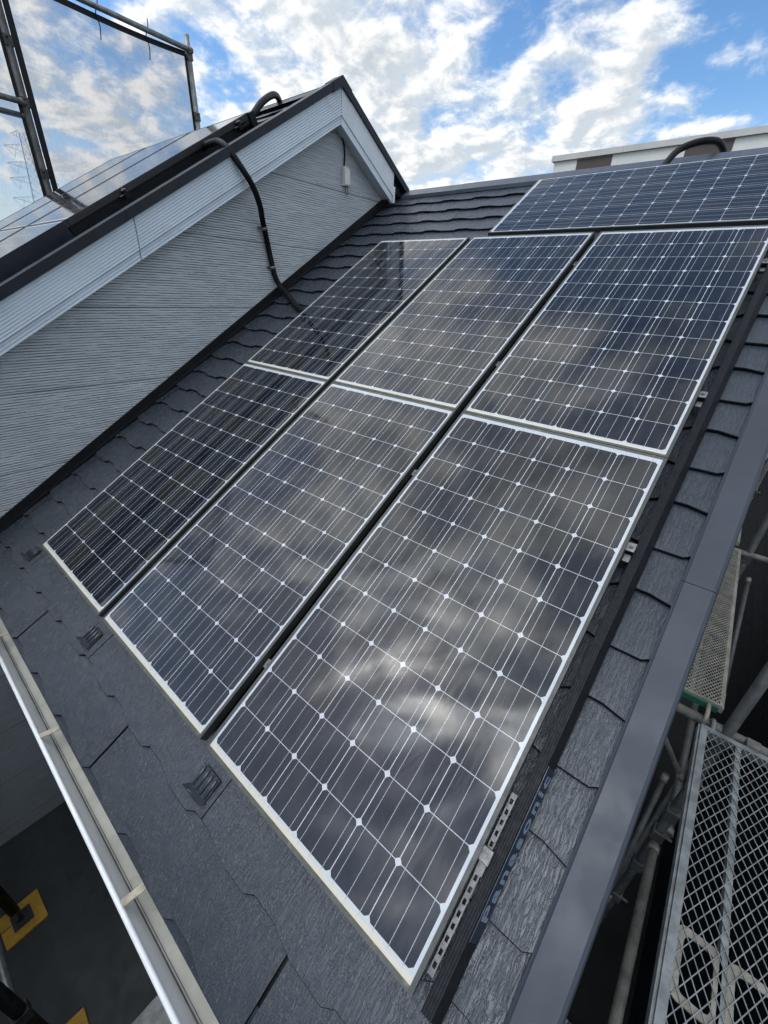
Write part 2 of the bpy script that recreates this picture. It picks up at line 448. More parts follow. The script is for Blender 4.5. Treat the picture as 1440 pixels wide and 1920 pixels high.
PER = 0.3050; EXPO = 0.1820
def wave(x):
    f = (x / PER) % 1.0
    lo, hi = 0.0, 0.020
    if f < 0.34: return lo
    if f < 0.44: return lo + (hi - lo) * (f - .34) / .10
    if f < 0.70: return hi
    return hi + (lo - hi) * (f - .70) / .30
def slate_roof(x0, x1, v0, v1, h, seed, phase=0.0, skip=None):
    """courses of wavy-butt slates; every slate a wedge that laps the course below"""
    mb = MB(); rnd = random.Random(seed)
    n = int(math.ceil((v1 - v0) / EXPO)); W3 = PER * 3
    t_ = 0.0135
    for k in range(n):
        vb = v0 + k * EXPO
        ph = phase + (PER * 1.5 if k % 2 else 0.0)      # tabs shift by half a period every course
        jx = ph + .44 * PER + (.035 if k % 2 else 0.0)
        xs = jx + math.floor((x0 - jx) / W3) * W3
        while xs < x1:
            gap = 0.0052 if k == 0 else 0.0022
            a = max(xs + gap, x0); b_ = min(xs + W3 - gap, x1)
            xs += W3
            if b_ - a < .01: continue
            dv = rnd.uniform(-.0015, .0015); dh = rnd.uniform(-.0007, .0007)
            brk = {a, b_}
            j = math.floor((a - ph) / PER)
            while ph + j * PER < b_:
                for f in (0, .34, .44, .70):
                    q = ph + (j + f) * PER
                    if a < q < b_: brk.add(q)
                j += 1
            X = sorted(brk)
            lo = [(q, vb + wave(q - ph + 1e-6) + dv - .0) for q in X]
            vt = min(vb + EXPO + .034, v1)
            top = []; m_ = len(X); vq = max(vt, vb + .04)
            for (q, v) in lo: top.append((q, v + .0026, h + dh))                                        # upper edge of the chamfer
            for (q, v) in lo: top.append((q, vq, h + dh - t_ * (vq - v) / EXPO))
            for (q, v) in lo: top.append((q, v, h + dh - .0034))
            for (q, v) in lo: top.append((q, v + .0006, h + dh - t_ * .93))
            fs = []
            for i in range(m_ - 1):
                fs.append((i, i + 1, m_ + i + 1, m_ + i))
                fs.append((2 * m_ + i, 2 * m_ + i + 1, i + 1, i))
                fs.append((3 * m_ + i, 3 * m_ + i + 1, 2 * m_ + i + 1, 2 * m_ + i))
            o = len(top)
            top.append((X[0], vq, h - 2 * t_)); top.append((X[-1], vq, h - 2 * t_))
            fs.append((0, m_, o, 3 * m_, 2 * m_)); fs.append((m_ - 1, 3 * m_ - 1, 4 * m_ - 1, o + 1, 2 * m_ - 1))
            o_ = len(mb.f); mb.add(top, fs)
            for i in range(m_ - 1): mb.mi[o_ + 3 * i + 1] = mb.mi[o_ + 3 * i + 2] = 1  # chamfer and butt faces take the painted gap shade
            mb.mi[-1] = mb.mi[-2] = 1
    # starter strip under the first course
    mb.box((x0, v0 - .0095, h - t_ - .006), (x1, v0 + .075, h - t_ - .0008))
    return mb
V_EAVE = -0.3895; V_RIDGE = 4.245
lower = part(slate_roof(WX, 0.946, V_EAVE, V_RIDGE, RH, 3, -0.551), 'slate_roof', ['slate', 'slate_edge_shade'], slope=True)
mb = MB(); mb.box((WX, V_EAVE + .012, RH - .034), (0.946, V_RIDGE, RH - .0225))
part(mb, 'roof_deck', 'black_paint', slope=True)
# dark wall flashing along the gable
mb = MB(); mb.prism([(WX + .001, RH - .01), (WX + .034, RH - .01), (WX + .034, RH + .006), (WX + .016, RH + .010), (WX + .013, RH + .055), (WX + .001, RH + .055)], 'y', V_EAVE + .01, V_RIDGE - .02)
part(mb, 'wall_flashing', 'black_paint', slope=True)
# verge flashing on the right edge
mb = MB()
prof = [(.943, RH - .012), (.943, RH + .0065), (.947, RH + .009), (.951, RH + .0055), (1.022, RH + .0055), (1.030, RH + .002), (1.034, RH - .006), (1.034, RH - .075), (1.029, RH - .075), (1.029, RH - .012)]
for a, b_ in ((V_EAVE - .008, 1.166), (1.168, 2.98), (2.982, V_RIDGE + .01)):
    mb.prism(prof, 'y', a, b_)
part(mb, 'verge_flashing', 'verge_paint', slope=True)
mb = MB(); mb.box((.985, V_EAVE, RH - .23), (1.024, V_RIDGE, RH - .03))
part(mb, 'barge_board', 'dark_trim', slope=True)
mb = MB(); mb.box((.62, V_EAVE + .05, RH - .25), (.984, V_RIDGE, RH - .235))
part(mb, 'verge_soffit', 'soffit', slope=True)
# back slope behind the ridge
RY, RZ = sl(0, V_RIDGE, RH).y, sl(0, V_RIDGE, RH).z
mb = MB(); mb.prism([(RY, RZ - .014), (RY + 3.6, RZ - .014 - 2.16), (RY + 3.6, RZ - 2.25), (RY, RZ - .09)], 'x', FX, 1.03)
part(mb, 'back_roof', 'slate')
# ridge cap in three lengths
mb = MB()
cap = [(RY - .098, RZ - .066), (RY - .100, RZ - .040), (RY - .004, RZ + .018), (RY + .004, RZ + .018), (RY + .10, RZ - .040), (RY + .098, RZ - .066), (RY + .05, RZ - .05), (RY, RZ - .02), (RY - .05, RZ - .05)]
for i, (a, b_) in enumerate(((-2.215, -1.592), (-1.590, .274), (.276, 1.04))):
    mb.prism([(y_, z_ + .0015 * (i == 1)) for y_, z_ in cap], 'x', a, b_)
part(mb, 'ridge_cap', 'cap_trim')

# gable wall (face at WX), goes down past the terrace
AY, AZ = 2.785, 2.690        # apex of the verge at the fascia plane
def under(y): return AZ - .262 - .6 * abs(y - AY)
mb = MB()
ys = [-2.3, AY, 6.6]
mb.prism([(-2.3, GROUND), (6.6, GROUND), (6.6, under(6.6)), (AY, under(AY)), (-2.3, under(-2.3))], 'x', WX - .18, WX)
part(mb, 'gable_wall', 'siding')
mb = MB(); mb.prism([(.12, GROUND), (6.6, GROUND), (6.6, RZ - .30 - .6 * (6.6 - RY)), (RY, RZ - .30), (.12, RZ - .30 - .6 * (RY - .12))], 'x', WX + .001, .60)
part(mb, 'lower_wall', 'siding')
mb = MB(); mb.box((-5.0, -1.95, GROUND), (WX - .181, 6.4, -.46)); part(mb, 'main_wall', 'siding')
# fascia: ribbed board on the left rake, plain rough board on the right rake
def rake(mb, y0, y1, t0, t1, x0, x1, ribs=0):
    """board along a rake between verge depths t0..t1 (measured straight down from the verge line)"""
    n = max(1, ribs)
    step = (t1 - t0) / n
    for sgn in ((1,) if ribs == 0 else range(n)):
        pass
    prof = []
    for i in range(n):
        a = t0 + i * step; b_ = a + step
        if ribs: prof += [(x1 - .006, a), (x1 - .0005, a + step * .30), (x1, a + step * .80), (x1 - .006, b_ - step * .10)]
        else: prof += [(x1, a), (x1, b_)]
    prof += [(x0, t1), (x0, t0)]
    z = lambda y: AZ - .6 * abs(y - AY)
    n_ = len(prof)
    vs = [(px_, y0, z(y0) - d) for px_, d in prof] + [(px_, y1, z(y1) - d) for px_, d in prof]
    fs = [(i, (i + 1) % n_, n_ + (i + 1) % n_, n_ + i) for i in range(n_)] + [tuple(range(n_)), tuple(range(2 * n_ - 1, n_ - 1, -1))]
    mb.add(vs, fs)
SEAM = 1.03
for nm, a, b_ in (('fascia_board', -2.4, SEAM - .0035), ('fascia_board', SEAM + .0035, AY - .002)):
    mb = MB(); rake(mb, a, b_, .054, .222, FX - .026, FX, 10); o = part(mb, nm, 'fascia')
    mb = MB(); rake(mb, a, b_, .2225, .278, FX - .030, FX - .007, 3)
    part(mb, 'lower_trim', 'fascia')
TIP = 3.470
mb = MB(); rake(mb, AY + .002, TIP, .054, .222, FX - .026, FX); part(mb, 'fascia_board', 'fascia_rough')
mb = MB(); rake(mb, AY + .002, TIP - .012, .2225, .278, FX - .030, FX - .007); part(mb, 'lower_trim', 'fascia')
# small white end tip where the rake lands on the slates
mb = MB(); mb.box((FX - .045, TIP + .001, AZ - .6 * (TIP - AY) - .275), (FX + .004, TIP + .022, AZ - .6 * (TIP - AY) - .150)); part(mb, 'fascia_end_cap', 'gutter_out')
# dark verge trim on the rakes
mb = MB()
for a, b_ in ((-2.4, .985), (.987, 2.2), (2.202, AY - .09)): rake(mb, a, b_, -.002, .0535, FX - .075, FX + .014)
rake(mb, AY + .09, 3.70, -.002, .0535, FX - .075, FX + .014)
part(mb, 'verge_trim', 'dark_trim')
mb = MB()
for s_ in (-1, 1):
    y0, y1 = sorted((AY, AY + s_ * .10)); rake(mb, y0, y1, -.006, .060, FX - .08, FX + .018)
part(mb, 'apex_cap', 'dark_trim')
mb = MB(); z_ = lambda y: AZ - .258 - .6 * abs(y - AY)
for a, b_ in ((-2.3, AY), (AY, TIP - .02)):
    mb.add([(WX - .1, a, z_(a)), (FX - .031, a, z_(a)), (FX - .031, b_, z_(b_)), (WX - .1, b_, z_(b_)),
            (WX - .1, a, z_(a) + .01), (FX - .031, a, z_(a) + .01), (FX - .031, b_, z_(b_) + .01), (WX - .1, b_, z_(b_) + .01)],
           [(0, 1, 2, 3), (7, 6, 5, 4), (0, 4, 5, 1), (1, 5, 6, 2), (2, 6, 7, 3), (3, 7, 4, 0)])
part(mb, 'soffit', 'soffit')
# upper roof slopes
vA = AY * CT + (AZ - .03) * ST
part(slate_roof(-5.16, FX - .052, -2.0, vA - .02, UH, 9, .11), 'upper_slate_roof', ['slate', 'slate_edge_shade'], slope=True)
mb = MB(); mb.box((-5.16, -2.0, UH - .05), (FX - .052, vA - .02, UH - .0225)); part(mb, 'upper_roof_deck', 'black_paint', slope=True)
mb = MB(); mb.prism([(AY, AZ - .02), (AY + 4.6, AZ - .02 - 2.76), (AY + 4.6, AZ - 2.86), (AY, AZ - .12)], 'x', -5.16, FX - .05)
part(mb, 'upper_back_roof', 'slate')
mb = MB(); mb.prism([(AY - .10, AZ - .088), (AY - .07, AZ - .066), (AY - .004, AZ - .026), (AY + .004, AZ - .026), (AY + .07, AZ - .066), (AY + .10, AZ - .085), (AY, AZ - .040)], 'x', -5.16, FX - .08)
part(mb, 'upper_ridge_cap', 'dark_trim')
# eaves gutter of the lower roof
GY0, GY1 = -.228, -.356
gut = MB()
prof = [(GY0, -.285), (GY0 - .004, -.285), (GY0 - .006, -.352), (GY0 - .018, -.362), (GY1 + .016, -.362), (GY1 + .006, -.352), (GY1 + .004, -.300),
        (GY1 + .006, -.296), (GY1 + .004, -.2905), (GY1 - .003, -.289), (GY1 - .007, -.294), (GY1 - .004, -.303), (GY1, -.355), (GY1 + .014, -.366), (GY0 - .016, -.366), (GY0, -.355)]
gut = MB(); gut.prism(prof, 'x', WX + .005, 1.02)
gp = part(gut, 'gutter', 'gutter_in')
lip = MB(); lip.tube([(WX + .005, GY1 - .001, -.2955), (1.02, GY1 - .001, -.2955)], .0075, 12)
part(lip, 'gutter_lip', 'gutter_out', gp)
fr = MB(); fr.prism([(GY1 + .0046, -.302), (GY1 + .0062, -.302), (-.3260, -.3600), (-.3280, -.3615)], 'x', WX + .005, 1.02); part(fr, 'gutter_front', 'gutter_out', gp)
sm = MB(); sm.box((WX + .005, -.3270, -.3618), (1.02, -.3232, -.3580)); sm.box((WX + .005, -.3195, -.3618), (1.02, -.3178, -.3603)); part(sm, 'silt_line', 'galv_dark', gp)
for hx_ in (-2.18, -1.454, -.705, .039, .78):
    st = MB(); pts = [(GY0 + .004, -.283), (GY0 - .03, -.288), (GY0 - .05, -.300), (GY0 - .07, -.297), (GY1 + .004, -.286)]
    for i in range(len(pts) - 1):
        (a, za), (b_, zb) = pts[i], pts[i + 1]
        st.add([(hx_ - .011, a, za), (hx_ + .011, a, za), (hx_ + .011, b_, zb), (hx_ - .011, b_, zb),
                (hx_ - .011, a, za - .003), (hx_ + .011, a, za - .003), (hx_ + .011, b_, zb - .003), (hx_ - .011, b_, zb - .003)],
               [(3, 2, 1, 0), (4, 5, 6, 7), (0, 1, 5, 4), (1, 2, 6, 5), (2, 3, 7, 6), (3, 0, 4, 7)])
    part(st, 'gutter_strap', 'gutter_strap', gp)
mb = MB(); mb.box((WX + .005, -.224, -.42), (1.0, -.206, -.290)); part(mb, 'eaves_fascia', 'fascia')
mb = MB(); mb.box((WX + .005, -.2055, -.42), (.98, .12, -.405)); part(mb, 'eaves_soffit', 'soffit')

# ------------------------------------------------------------------ solar panels
PW, PL, PT = .798, 1.58, .035
def panel_proto(name, dark=False):
    root = empty(name)
    fm = MATS['frame_dark'] if dark else MATS['frame']; fe = MATS['frame_dark'] if dark else MATS['frame_end']
    L = .0105
    gm = MB(); gm.box((.004, .004, -.0055), (PW - .004, PL - .004, -.0014)); gl = gm.build('glass', MATS['cells'], root)
    def side(x0, x1, inner):
        m_ = MB()
        m_.box((x0, .0, -.004 + .0027), (x1, PL, 0.0)) ; m_.box((x0 if inner > 0 else x1 - .003, .0, -PT), (x0 + .003 if inner > 0 else x1, PL, -.0013))
        m_.box((x0 if inner > 0 else x1 - .022, .0, -PT), (x0 + .022 if inner > 0 else x1, PL, -PT + .002))
        return m_
    side(0, L, 1).build('side_frame', fm, root); side(PW - L, PW, -1).build('side_frame', fm, root)
    for y0, y1, s_ in ((0.0, L, 1), (PL - L, PL, -1)):
        m_ = MB(); m_.box((L, y0, -.0013), (PW - L, y1, -.0001))
        yy = (y0 - .0004, y0 + .003) if s_ > 0 else (y1 - .003, y1 + .0004)
        m_.box((.0032, yy[0], -PT + .0003), (PW - .0032, yy[1], -.0014))
        m_.build('end_frame', fe, root)
    bk = MB(); bk.box((.012, .012, -.030), (PW - .012, PL - .012, -.0262)); bk.build('back_sheet', MATS['black_paint'], root)
    return root
def place_panel(proto, x, v, h, label, group, rotz=0.0, first=False):
    o = proto if first else copy_tree(proto)
    o.matrix_world = SLOPE @ Matrix.Translation((x, v, h)) @ Matrix.Rotation(rotz, 4, 'Z')
    loc, rq, _ = o.matrix_world.decompose()
    o.location = loc; o.rotation_euler = rq.to_euler()
    return tag(o, label, 'solar panel', group)
pp = panel_proto('solar_panel')
G1 = 'solar panels on the lower slate roof'
X0, V0 = -.018, -.028
lab = {(0, 0): 'large nearest solar panel with sun glare beside the black edge rail and brand plate',
       (-1, 0): 'middle panel of the lower row, reflecting streaky clouds, between two dark gaps',
       (-2, 0): 'dark solar panel at the lower left corner, nearest the gutter and gable wall',
       (0, 1): 'right upper upright panel, beside the black edge rail and below the sideways panel',
       (-1, 1): 'middle upper upright panel with grey cloud reflection, between two dark gaps',
       (-2, 1): 'left upper upright panel, half dark reflection, where the black conduit dives underneath'}
first = True
for r in (0, 1):
    for c in (0, -1, -2):
        place_panel(pp, X0 + c * .831, V0 + r * 1.583, 0.0, lab[(c, r)], G1, first=first); first = False
# one laid sideways near the ridge (its columns run along the ridge)
place_panel(pp, -.738 - .028 + PL, 3.2 - .018, 0.0, 'solar panel laid sideways just under the ridge cap, wide format', G1, rotz=R_(90))
up_ = panel_proto('solar_panel', True)
UPH = .938
G2 = 'solar panels on the upper roof'
ulab = {(0, 0): 'upper roof panel beside the open black edge with clamps, nearest the black conduit',
        (1, 0): 'middle panel of the high row on the upper roof', (2, 0): 'far left panel of the high upper-roof row, in front of the scaffold post',
        (0, 1): 'lower upper-roof panel above the deep dark side cover at the left edge',
        (1, 1): 'second panel of the low row on the upper roof at the left photo edge', (2, 1): 'far panel of the low row on the upper roof, behind its neighbour'}
first = True
for r in (0, 1):
    for c in (0, 1, 2):
        place_panel(up_, -2.515 - PW - c * .831, 1.452 - r * 1.583 + .0, UPH, ulab[(c, r)], G2, first=first); first = False

# ------------------------------------------------------------------ mounting rails, covers, clamps
def slope_thing(name, mb, m_, label, cat, group=None, x=0, v=0, h=0):
    root = empty(name, sl(x, v, h), (TH, 0, 0))
    return tag(root, label, cat, group)
def spart(mb, name, m_, root, x=0, v=0, h=0):
    o = mb.build(name, MATS[m_], root)
    for vert in o.data.vertices: vert.co -= Vector((x, v, h))
    return o
top = RH + .040
def cover(xa, s_, v0, v1, label):
    root = slope_thing('edge_rail', None, None, label, 'mounting rail', 'black edge rails of the lower array', xa, v0, RH)
    mb = MB(); w = .025
    pr = [(0, top - .012), (0, top)]
    for i in range(4):
        a = .0015 + i * .006; pr += [(a, top), (a + .0005, top - .0018), (a + .0018, top - .0018), (a + .0023, top)]
    pr += [(w, top), (w + .0165, RH + .004), (w + .0165, RH + .001), (w - .002, RH + .001), (w - .002, top - .012)]
    mb.prism([(xa + s_ * a, z) for a, z in pr], 'y', v0, v1)
    return root, mb
root, mb = cover(.803, 1, -.046, 3.985, 'long grooved black rail along the right edge of the lower panels')
spart(mb, 'cover_profile', 'rail_grey', root, .803, -.046, RH)
mb = MB(); mb.prism([(.829, top - .0005), (.8445, RH + .0045), (.8455, RH + .0052), (.8305, top + .0005)], 'y', -.044, 3.983)
spart(mb, 'side_skirt', 'black_paint', root, .803, -.046, RH)
root, mb = cover(-1.700, -1, -.030, 3.12, 'black rail along the left edge of the lower panels beside the gable wall')
spart(mb, 'cover_profile', 'black_paint', root, -1.700, -.030, RH)
# rails carrying the panels, hidden in the gaps between the columns
for i, (xr, v0, v1, txt) in enumerate(((-.0345, -.01, 3.12, 'between the nearest and the middle panel columns'), (-.8655, -.01, 3.12, 'between the middle and the left panel columns'))):
    root = slope_thing('support_rail', None, None, 'black support rail in the dark gap ' + txt, 'mounting rail', None, xr, v0, RH)
    mb = MB(); mb.box((xr - .02, v0, RH + .001), (xr + .02, v1, RH + .020)); mb.box((xr - .004, v0, RH + .020), (xr + .004, v1, RH + .036))
    spart(mb, 'rail_profile', 'black_paint', root, xr, v0, RH)
root = slope_thing('gap_cover', None, None, 'black cover strip under the lower long edge of the sideways panel', 'cover strip', None, -.766, 3.150, RH)
mb = MB(); mb.prism([(3.146, RH + .001), (3.146, RH + .040), (3.1735, RH + .060), (3.1735, RH + .001)], 'x', -.770, .80)
spart(mb, 'cover_profile', 'black_paint', root, -.766, 3.150, RH)
# perforated steel strip beside the nearest panel
root = slope_thing('perforated_strip', None, None, 'shiny perforated steel strip in the slot beside the nearest panel', 'steel strip', None, .790, .02, RH)
mb = MB(); xs0, xs1 = .7835, .7975; hh = RH + .040
v = .010
while v < .405:
    mb.box((xs0, v, hh - .0025), (xs1, v + .0135, hh)); v += .0135
    if v < .395:
        mb.box((xs0, v, hh - .0025), (xs0 + .0034, v + .012, hh)); mb.box((xs1 - .0034, v, hh - .0025), (xs1, v + .012, hh)); v += .012
mb.box((xs0, .008, hh - .03), (xs0 + .0015, .405, hh - .0026))
spart(mb, 'strip', 'steel', root, .790, .02, RH)
# clamps
def clamp_proto():
    root = empty('panel_clamp')
    m_ = MB(); m_.box((-.013, -.016, -.004), (.013, .016, 0.0)); m_.box((-.013, .013, -.020), (.013, .016, -.004)); bevel(m_.build('clamp_plate', MATS['steel'], root), .002)
    m_ = MB(); m_.tube([(0, 0, 0), (0, 0, .0055)], .0065, 6); m_.tube([(0, 0, .0055), (0, 0, .009)], .0035, 10); m_.build('bolt', MATS['steel'], root)
    m_ = MB(); m_.box((-.009, -.043, -.0245), (.009, -.016, -.022)); m_.build('foot', MATS['steel'], root)
    m_ = MB(); m_.box((-.010, -.012, -.045), (.010, .012, -.004)); m_.build('stem', MATS['rail_grey'], root)
    return root
cp = clamp_proto(); first = True
def clampat(x, v, h, label, first_):
    o = cp if first_ else copy_tree(cp)
    o.location = sl(x, v, h); o.rotation_euler = (TH, 0, 0)
    return tag(o, label, 'clamp', 'steel panel clamps')
cl_spots = [(.793, 2.834, -.012, 'topmost clamp on the right edge rail, near the photo edge'), (.792, 1.912, -.016, 'clamp beside the right upper panel, above the joint of the two panel rows'),
            (.792, 1.181, -.016, 'clamp beside the upper half of the nearest panel'), (.7915, .260, -.020, 'clamp sitting on the perforated steel strip'),
            (-.0345, 2.83, -.022, 'clamp in the gap under the sideways panel, between middle and right upper panels'), (-.0345, 1.924, -.022, 'clamp in the gap between the middle and right upper panels, just above the row joint'),
            (-.0345, 1.183, -.022, 'clamp in the gap between middle and nearest lower panels, just below the row joint'), (-.0345, .261, -.022, 'clamp in the gap near the lower end of the nearest panel'),
            (-.8655, 1.90, -.022, 'clamp in the gap between the left and middle upper panels'), (-.8655, 1.18, -.022, 'clamp in the gap between the left and middle lower panels, higher one'),
            (-.8655, .26, -.022, 'clamp in the gap between the left and middle lower panels, lower one'),
            (-2.500, 1.86, UPH - .012, 'clamp on the upper roof array above the long black side cover'), (-2.500, 2.90, UPH - .012, 'clamp on the upper roof array near the top conduit')]
for i, (x, v, h, lb) in enumerate(cl_spots): clampat(x, v, h, lb, i == 0)
# name plate on the skirt of the right rail
root = slope_thing('name_plate', None, None, 'dark blue maker plate lettered in grey on the side of the right edge rail', 'name plate', None, .836, .30, RH)
ang = math.atan2(RH + .0052 - (top + .0005), .015)
tdir = Vector((.8455 - .8305, 0, (RH + .0052) - (top + .0005))).normalized()
nrm = Vector((-tdir.z, 0, tdir.x))
org = Vector((.8305, 0, top + .0005)) + nrm * .0006
wid = .0385
a0 = org + tdir * .001; a1 = org + tdir * wid
mb = MB()
vv = [(a0.x, .108, a0.z), (a1.x, .108, a1.z), (a1.x, .506, a1.z), (a0.x, .506, a0.z)]
off = nrm * .0012
mb.add([Vector(q) for q in vv] + [Vector(q) + off for q in vv], [(3, 2, 1, 0), (4, 5, 6, 7), (0, 1, 5, 4), (1, 2, 6, 5), (2, 3, 7, 6), (3, 0, 4, 7)])
mb.box((.8312, .108, top + .0018), (.8322, .506, top + .0042))
spart(mb, 'plate', 'plate_blue', root, .836, .30, RH)
cu = bpy.data.curves.new('lettering', 'FONT'); cu.body = 'Panasonic'; cu.size = .045; cu.align_x = 'CENTER'; cu.align_y = 'CENTER'; cu.extrude = .0003; cu.offset = .0011
cu.space_character = 1.22
to = bpy.data.objects.new('lettering_curve', cu); COL.objects.link(to)
bpy.context.view_layer.update()
dg = bpy.context.evaluated_depsgraph_get()
tm = bpy.data.meshes.new_from_object(to.evaluated_get(dg)); bpy.data.objects.remove(to)
tx = bpy.data.objects.new('lettering', tm); COL.objects.link(tx); tm.materials.clear(); tm.materials.append(MATS['plate_text'])
tx.parent = root
ctr = (a0 + a1) / 2 + nrm * .0018 + Vector((0, .318, 0)) - Vector((.836, .30, RH))
xs_ = max(q.co.x for q in tm.vertices) - min(q.co.x for q in tm.vertices)
mt = Matrix.Identity(4)
for i in range(3):
    mt[i][0] = (0, 1, 0)[i] * (.335 / xs_); mt[i][1] = -tdir[i] * .86; mt[i][2] = nrm[i]; mt[i][3] = ctr[i]
tm.transform(mt)
# deep dark side cover on the upper array, lower row
root = slope_thing('side_cover', None, None, 'deep dark blue side cover under the low row of upper roof panels', 'cover strip', None, -2.51, -.13, UH)
mb = MB(); mb.box((-2.514, -.131, UH + .006), (-2.508, 1.425, UPH + .001)); mb.box((-2.555, 1.419, UH + .006), (-2.5145, 1.425, UPH - .036))
spart(mb, 'cover_sheet', 'dark_trim', root, -2.51, -.13, UH)
root = slope_thing('upper_rail', None, None, 'black rail below the open right edge of the upper roof panels', 'mounting rail', None, -2.54, 1.44, UH)
mb = MB(); mb.box((-2.57, 1.44, UH + .001), (-2.535, 3.06, UPH - .036)); mb.box((-2.70, 3.02, UH + .006), (-2.5, 3.07, UPH - .004))
spart(mb, 'rail_profile', 'black_paint', root, -2.54, 1.44, UH)

# ------------------------------------------------------------------ snow guards on the eaves strip
def guard_proto():
    root = empty('snow_guard')
    m_ = MB()
    b_ = MB(); b_.box((-.042, -.006, 0), (.042, .062, .0012)); b_.build('base', MATS['slate'], root)
    m_.box((-.040, -.004, .0005), (.040, .000, .0045))
    for i in range(4):
        x = -.033 + i * .022
        m_.tube([(x, -.002, .004), (x, .055, .004), (x, .060, .002)], [.0046, .0046, .001], 8)
    m_.build('ribbed_plate', MATS['guard_paint'], root)
    m_ = MB()
    pr = [(-.050, -.030, .020), (-.042, -.012, .002), (.042, -.006, .0), (.044, -.028, .018)]
    m_.add([(-.046, -.006, .0), (.046, -.006, .0), (.046, -.016, .016), (.02, -.018, .021), (-.02, -.018, .017), (-.050, -.017, .023),
            (-.046, -.004, .0), (.046, -.004, .0), (.046, -.014, .017), (.02, -.016, .022), (-.02, -.016, .018), (-.050, -.015, .024)],
           [(0, 1, 2, 3, 4, 5), (11, 10, 9, 8, 7, 6), (0, 5, 11, 6), (1, 7, 8, 2), (2, 8, 9, 3), (3, 9, 10, 4), (4, 10, 11, 5)])
    m_.build('stop', MATS['guard_paint'], root)
    return root
gpz = guard_proto()
for i, (x, v, lb) in enumerate(((.010, -.146, 'snow guard nearest the large panel, below its left corner'), (-.925, -.150, 'snow guard below the middle panel of the lower row'), (-1.845, -.135, 'snow guard at the far left, below the corner of the dark panel'))):
    o = gpz if i == 0 else copy_tree(gpz)
    o.location = sl(x, v, RH + .001); o.rotation_euler = (TH, 0, 0)
    tag(o, lb, 'snow guard', 'snow guards along the eaves')

# ------------------------------------------------------------------ conduits
def conduit(name, pts, r, label, clips=(), seg=14):
    root = empty(name, pts[0]); tag(root, label, 'conduit', 'black cable conduits')
    path = smoothpath(pts, 10)
    mb = MB(); mb.tube(path, r, seg); o = mb.build('tube', MATS['conduit'], root)
    for q in o.data.vertices: q.co -= Vector(pts[0])
    for (c, d, wl) in clips:
        c = Vector(c); d = Vector(d).normalized()
        m_ = MB(); m_.tube([c - d * .010, c + d * .010], r + .0022, 16, True); m_.box((c.x - .03, c.y - .040, c.z - .009), (c.x - .014, c.y + .040, c.z + .009)); oo = m_.build('saddle_clip', MATS['steel'], root)
        for q in oo.data.vertices: q.co -= Vector(pts[0])
    return root
conduit('conduit', [(-2.66, 1.74, 2.04), (-2.55, 1.735, 2.085), (-2.47, 1.743, 2.100), (-2.34, 1.737, 2.094), (-2.235, 1.735, 2.045), (-2.18, 1.796, 1.942), (-2.18, 1.868, 1.860), (-2.21, 1.934, 1.766), (-2.275, 1.995, 1.690),
                    (-2.313, 2.051, 1.552), (-2.316, 2.085, 1.399), (-2.309, 2.103, 1.317), (-2.27, 2.13, 1.236), tuple(sl(-2.13, 2.40, RH + .026)), tuple(sl(-1.95, 2.30, RH + .024)), tuple(sl(-1.80, 2.235, RH + .023)), tuple(sl(-1.60, 2.16, RH + .022))],
        .0205, 'thick black conduit from the upper panels over the white fascia down to the lower panels',
        [((-2.292, 2.018, 1.640), (-.2, .3, -1), 1), ((-2.316, 2.088, 1.385), (0, .15, -1), 1)])
conduit('conduit', [tuple(sl(-2.60, 2.80, .880)), tuple(sl(-2.535, 2.97, .882)), tuple(sl(-2.57, 3.10, .905)), (-2.66, 2.351, 2.497), (-2.80, 2.551, 2.613), (-2.90, 2.685, 2.668), (-3.0, 2.80, 2.68), (-3.08, 2.92, 2.60), (-3.12, 3.02, 2.52)],
        .0235, 'short black conduit leaving the top of the upper roof array towards its ridge')
conduit('conduit', [tuple(sl(.03, 3.90, -.055)), tuple(sl(.045, 3.98, -.03)), tuple(sl(.060, 4.05, -.004)), tuple(sl(.09, 4.13, .016)), tuple(sl(.15, 4.20, .018)), tuple(sl(.22, 4.27, .000)), tuple(sl(.27, 4.36, -.05)), tuple(sl(.30, 4.48, -.16))],
        .0200, 'short black conduit arching over the lower ridge behind the sideways panel')
# sensor box on the gable
root = empty('junction_box', (WX + .002, 2.93, 2.05)); tag(root, 'small beige box on the gable wall below the apex', 'junction box')
mb = MB(); mb.prism([(0, 0), (0, .135), (.022, .135), (.038, .118), (.046, .012), (.040, 0)], 'y', -.030, .036); bevel(mb.build('cover', MATS['plastic_beige'], root, (0, 0, 0)), .003)
# profile above is (x, z)
mb = MB(); mb.tube(smoothpath([(.012, -.012, .135), (.012, -.004, .22), (.012, -.02, .30), (.012, -.06, .345), (.02, -.085, .40)], 6), .0065, 8); mb.build('cable', MATS['conduit'], root)
mb = MB(); mb.tube(smoothpath([(.02, .004, .002), (.02, -.004, -.04), (.02, .010, -.058), (.02, .026, -.045), (.02, .022, .002)], 6), .0026, 6); mb.build('cable_loop', MATS['galv_dark'], root)

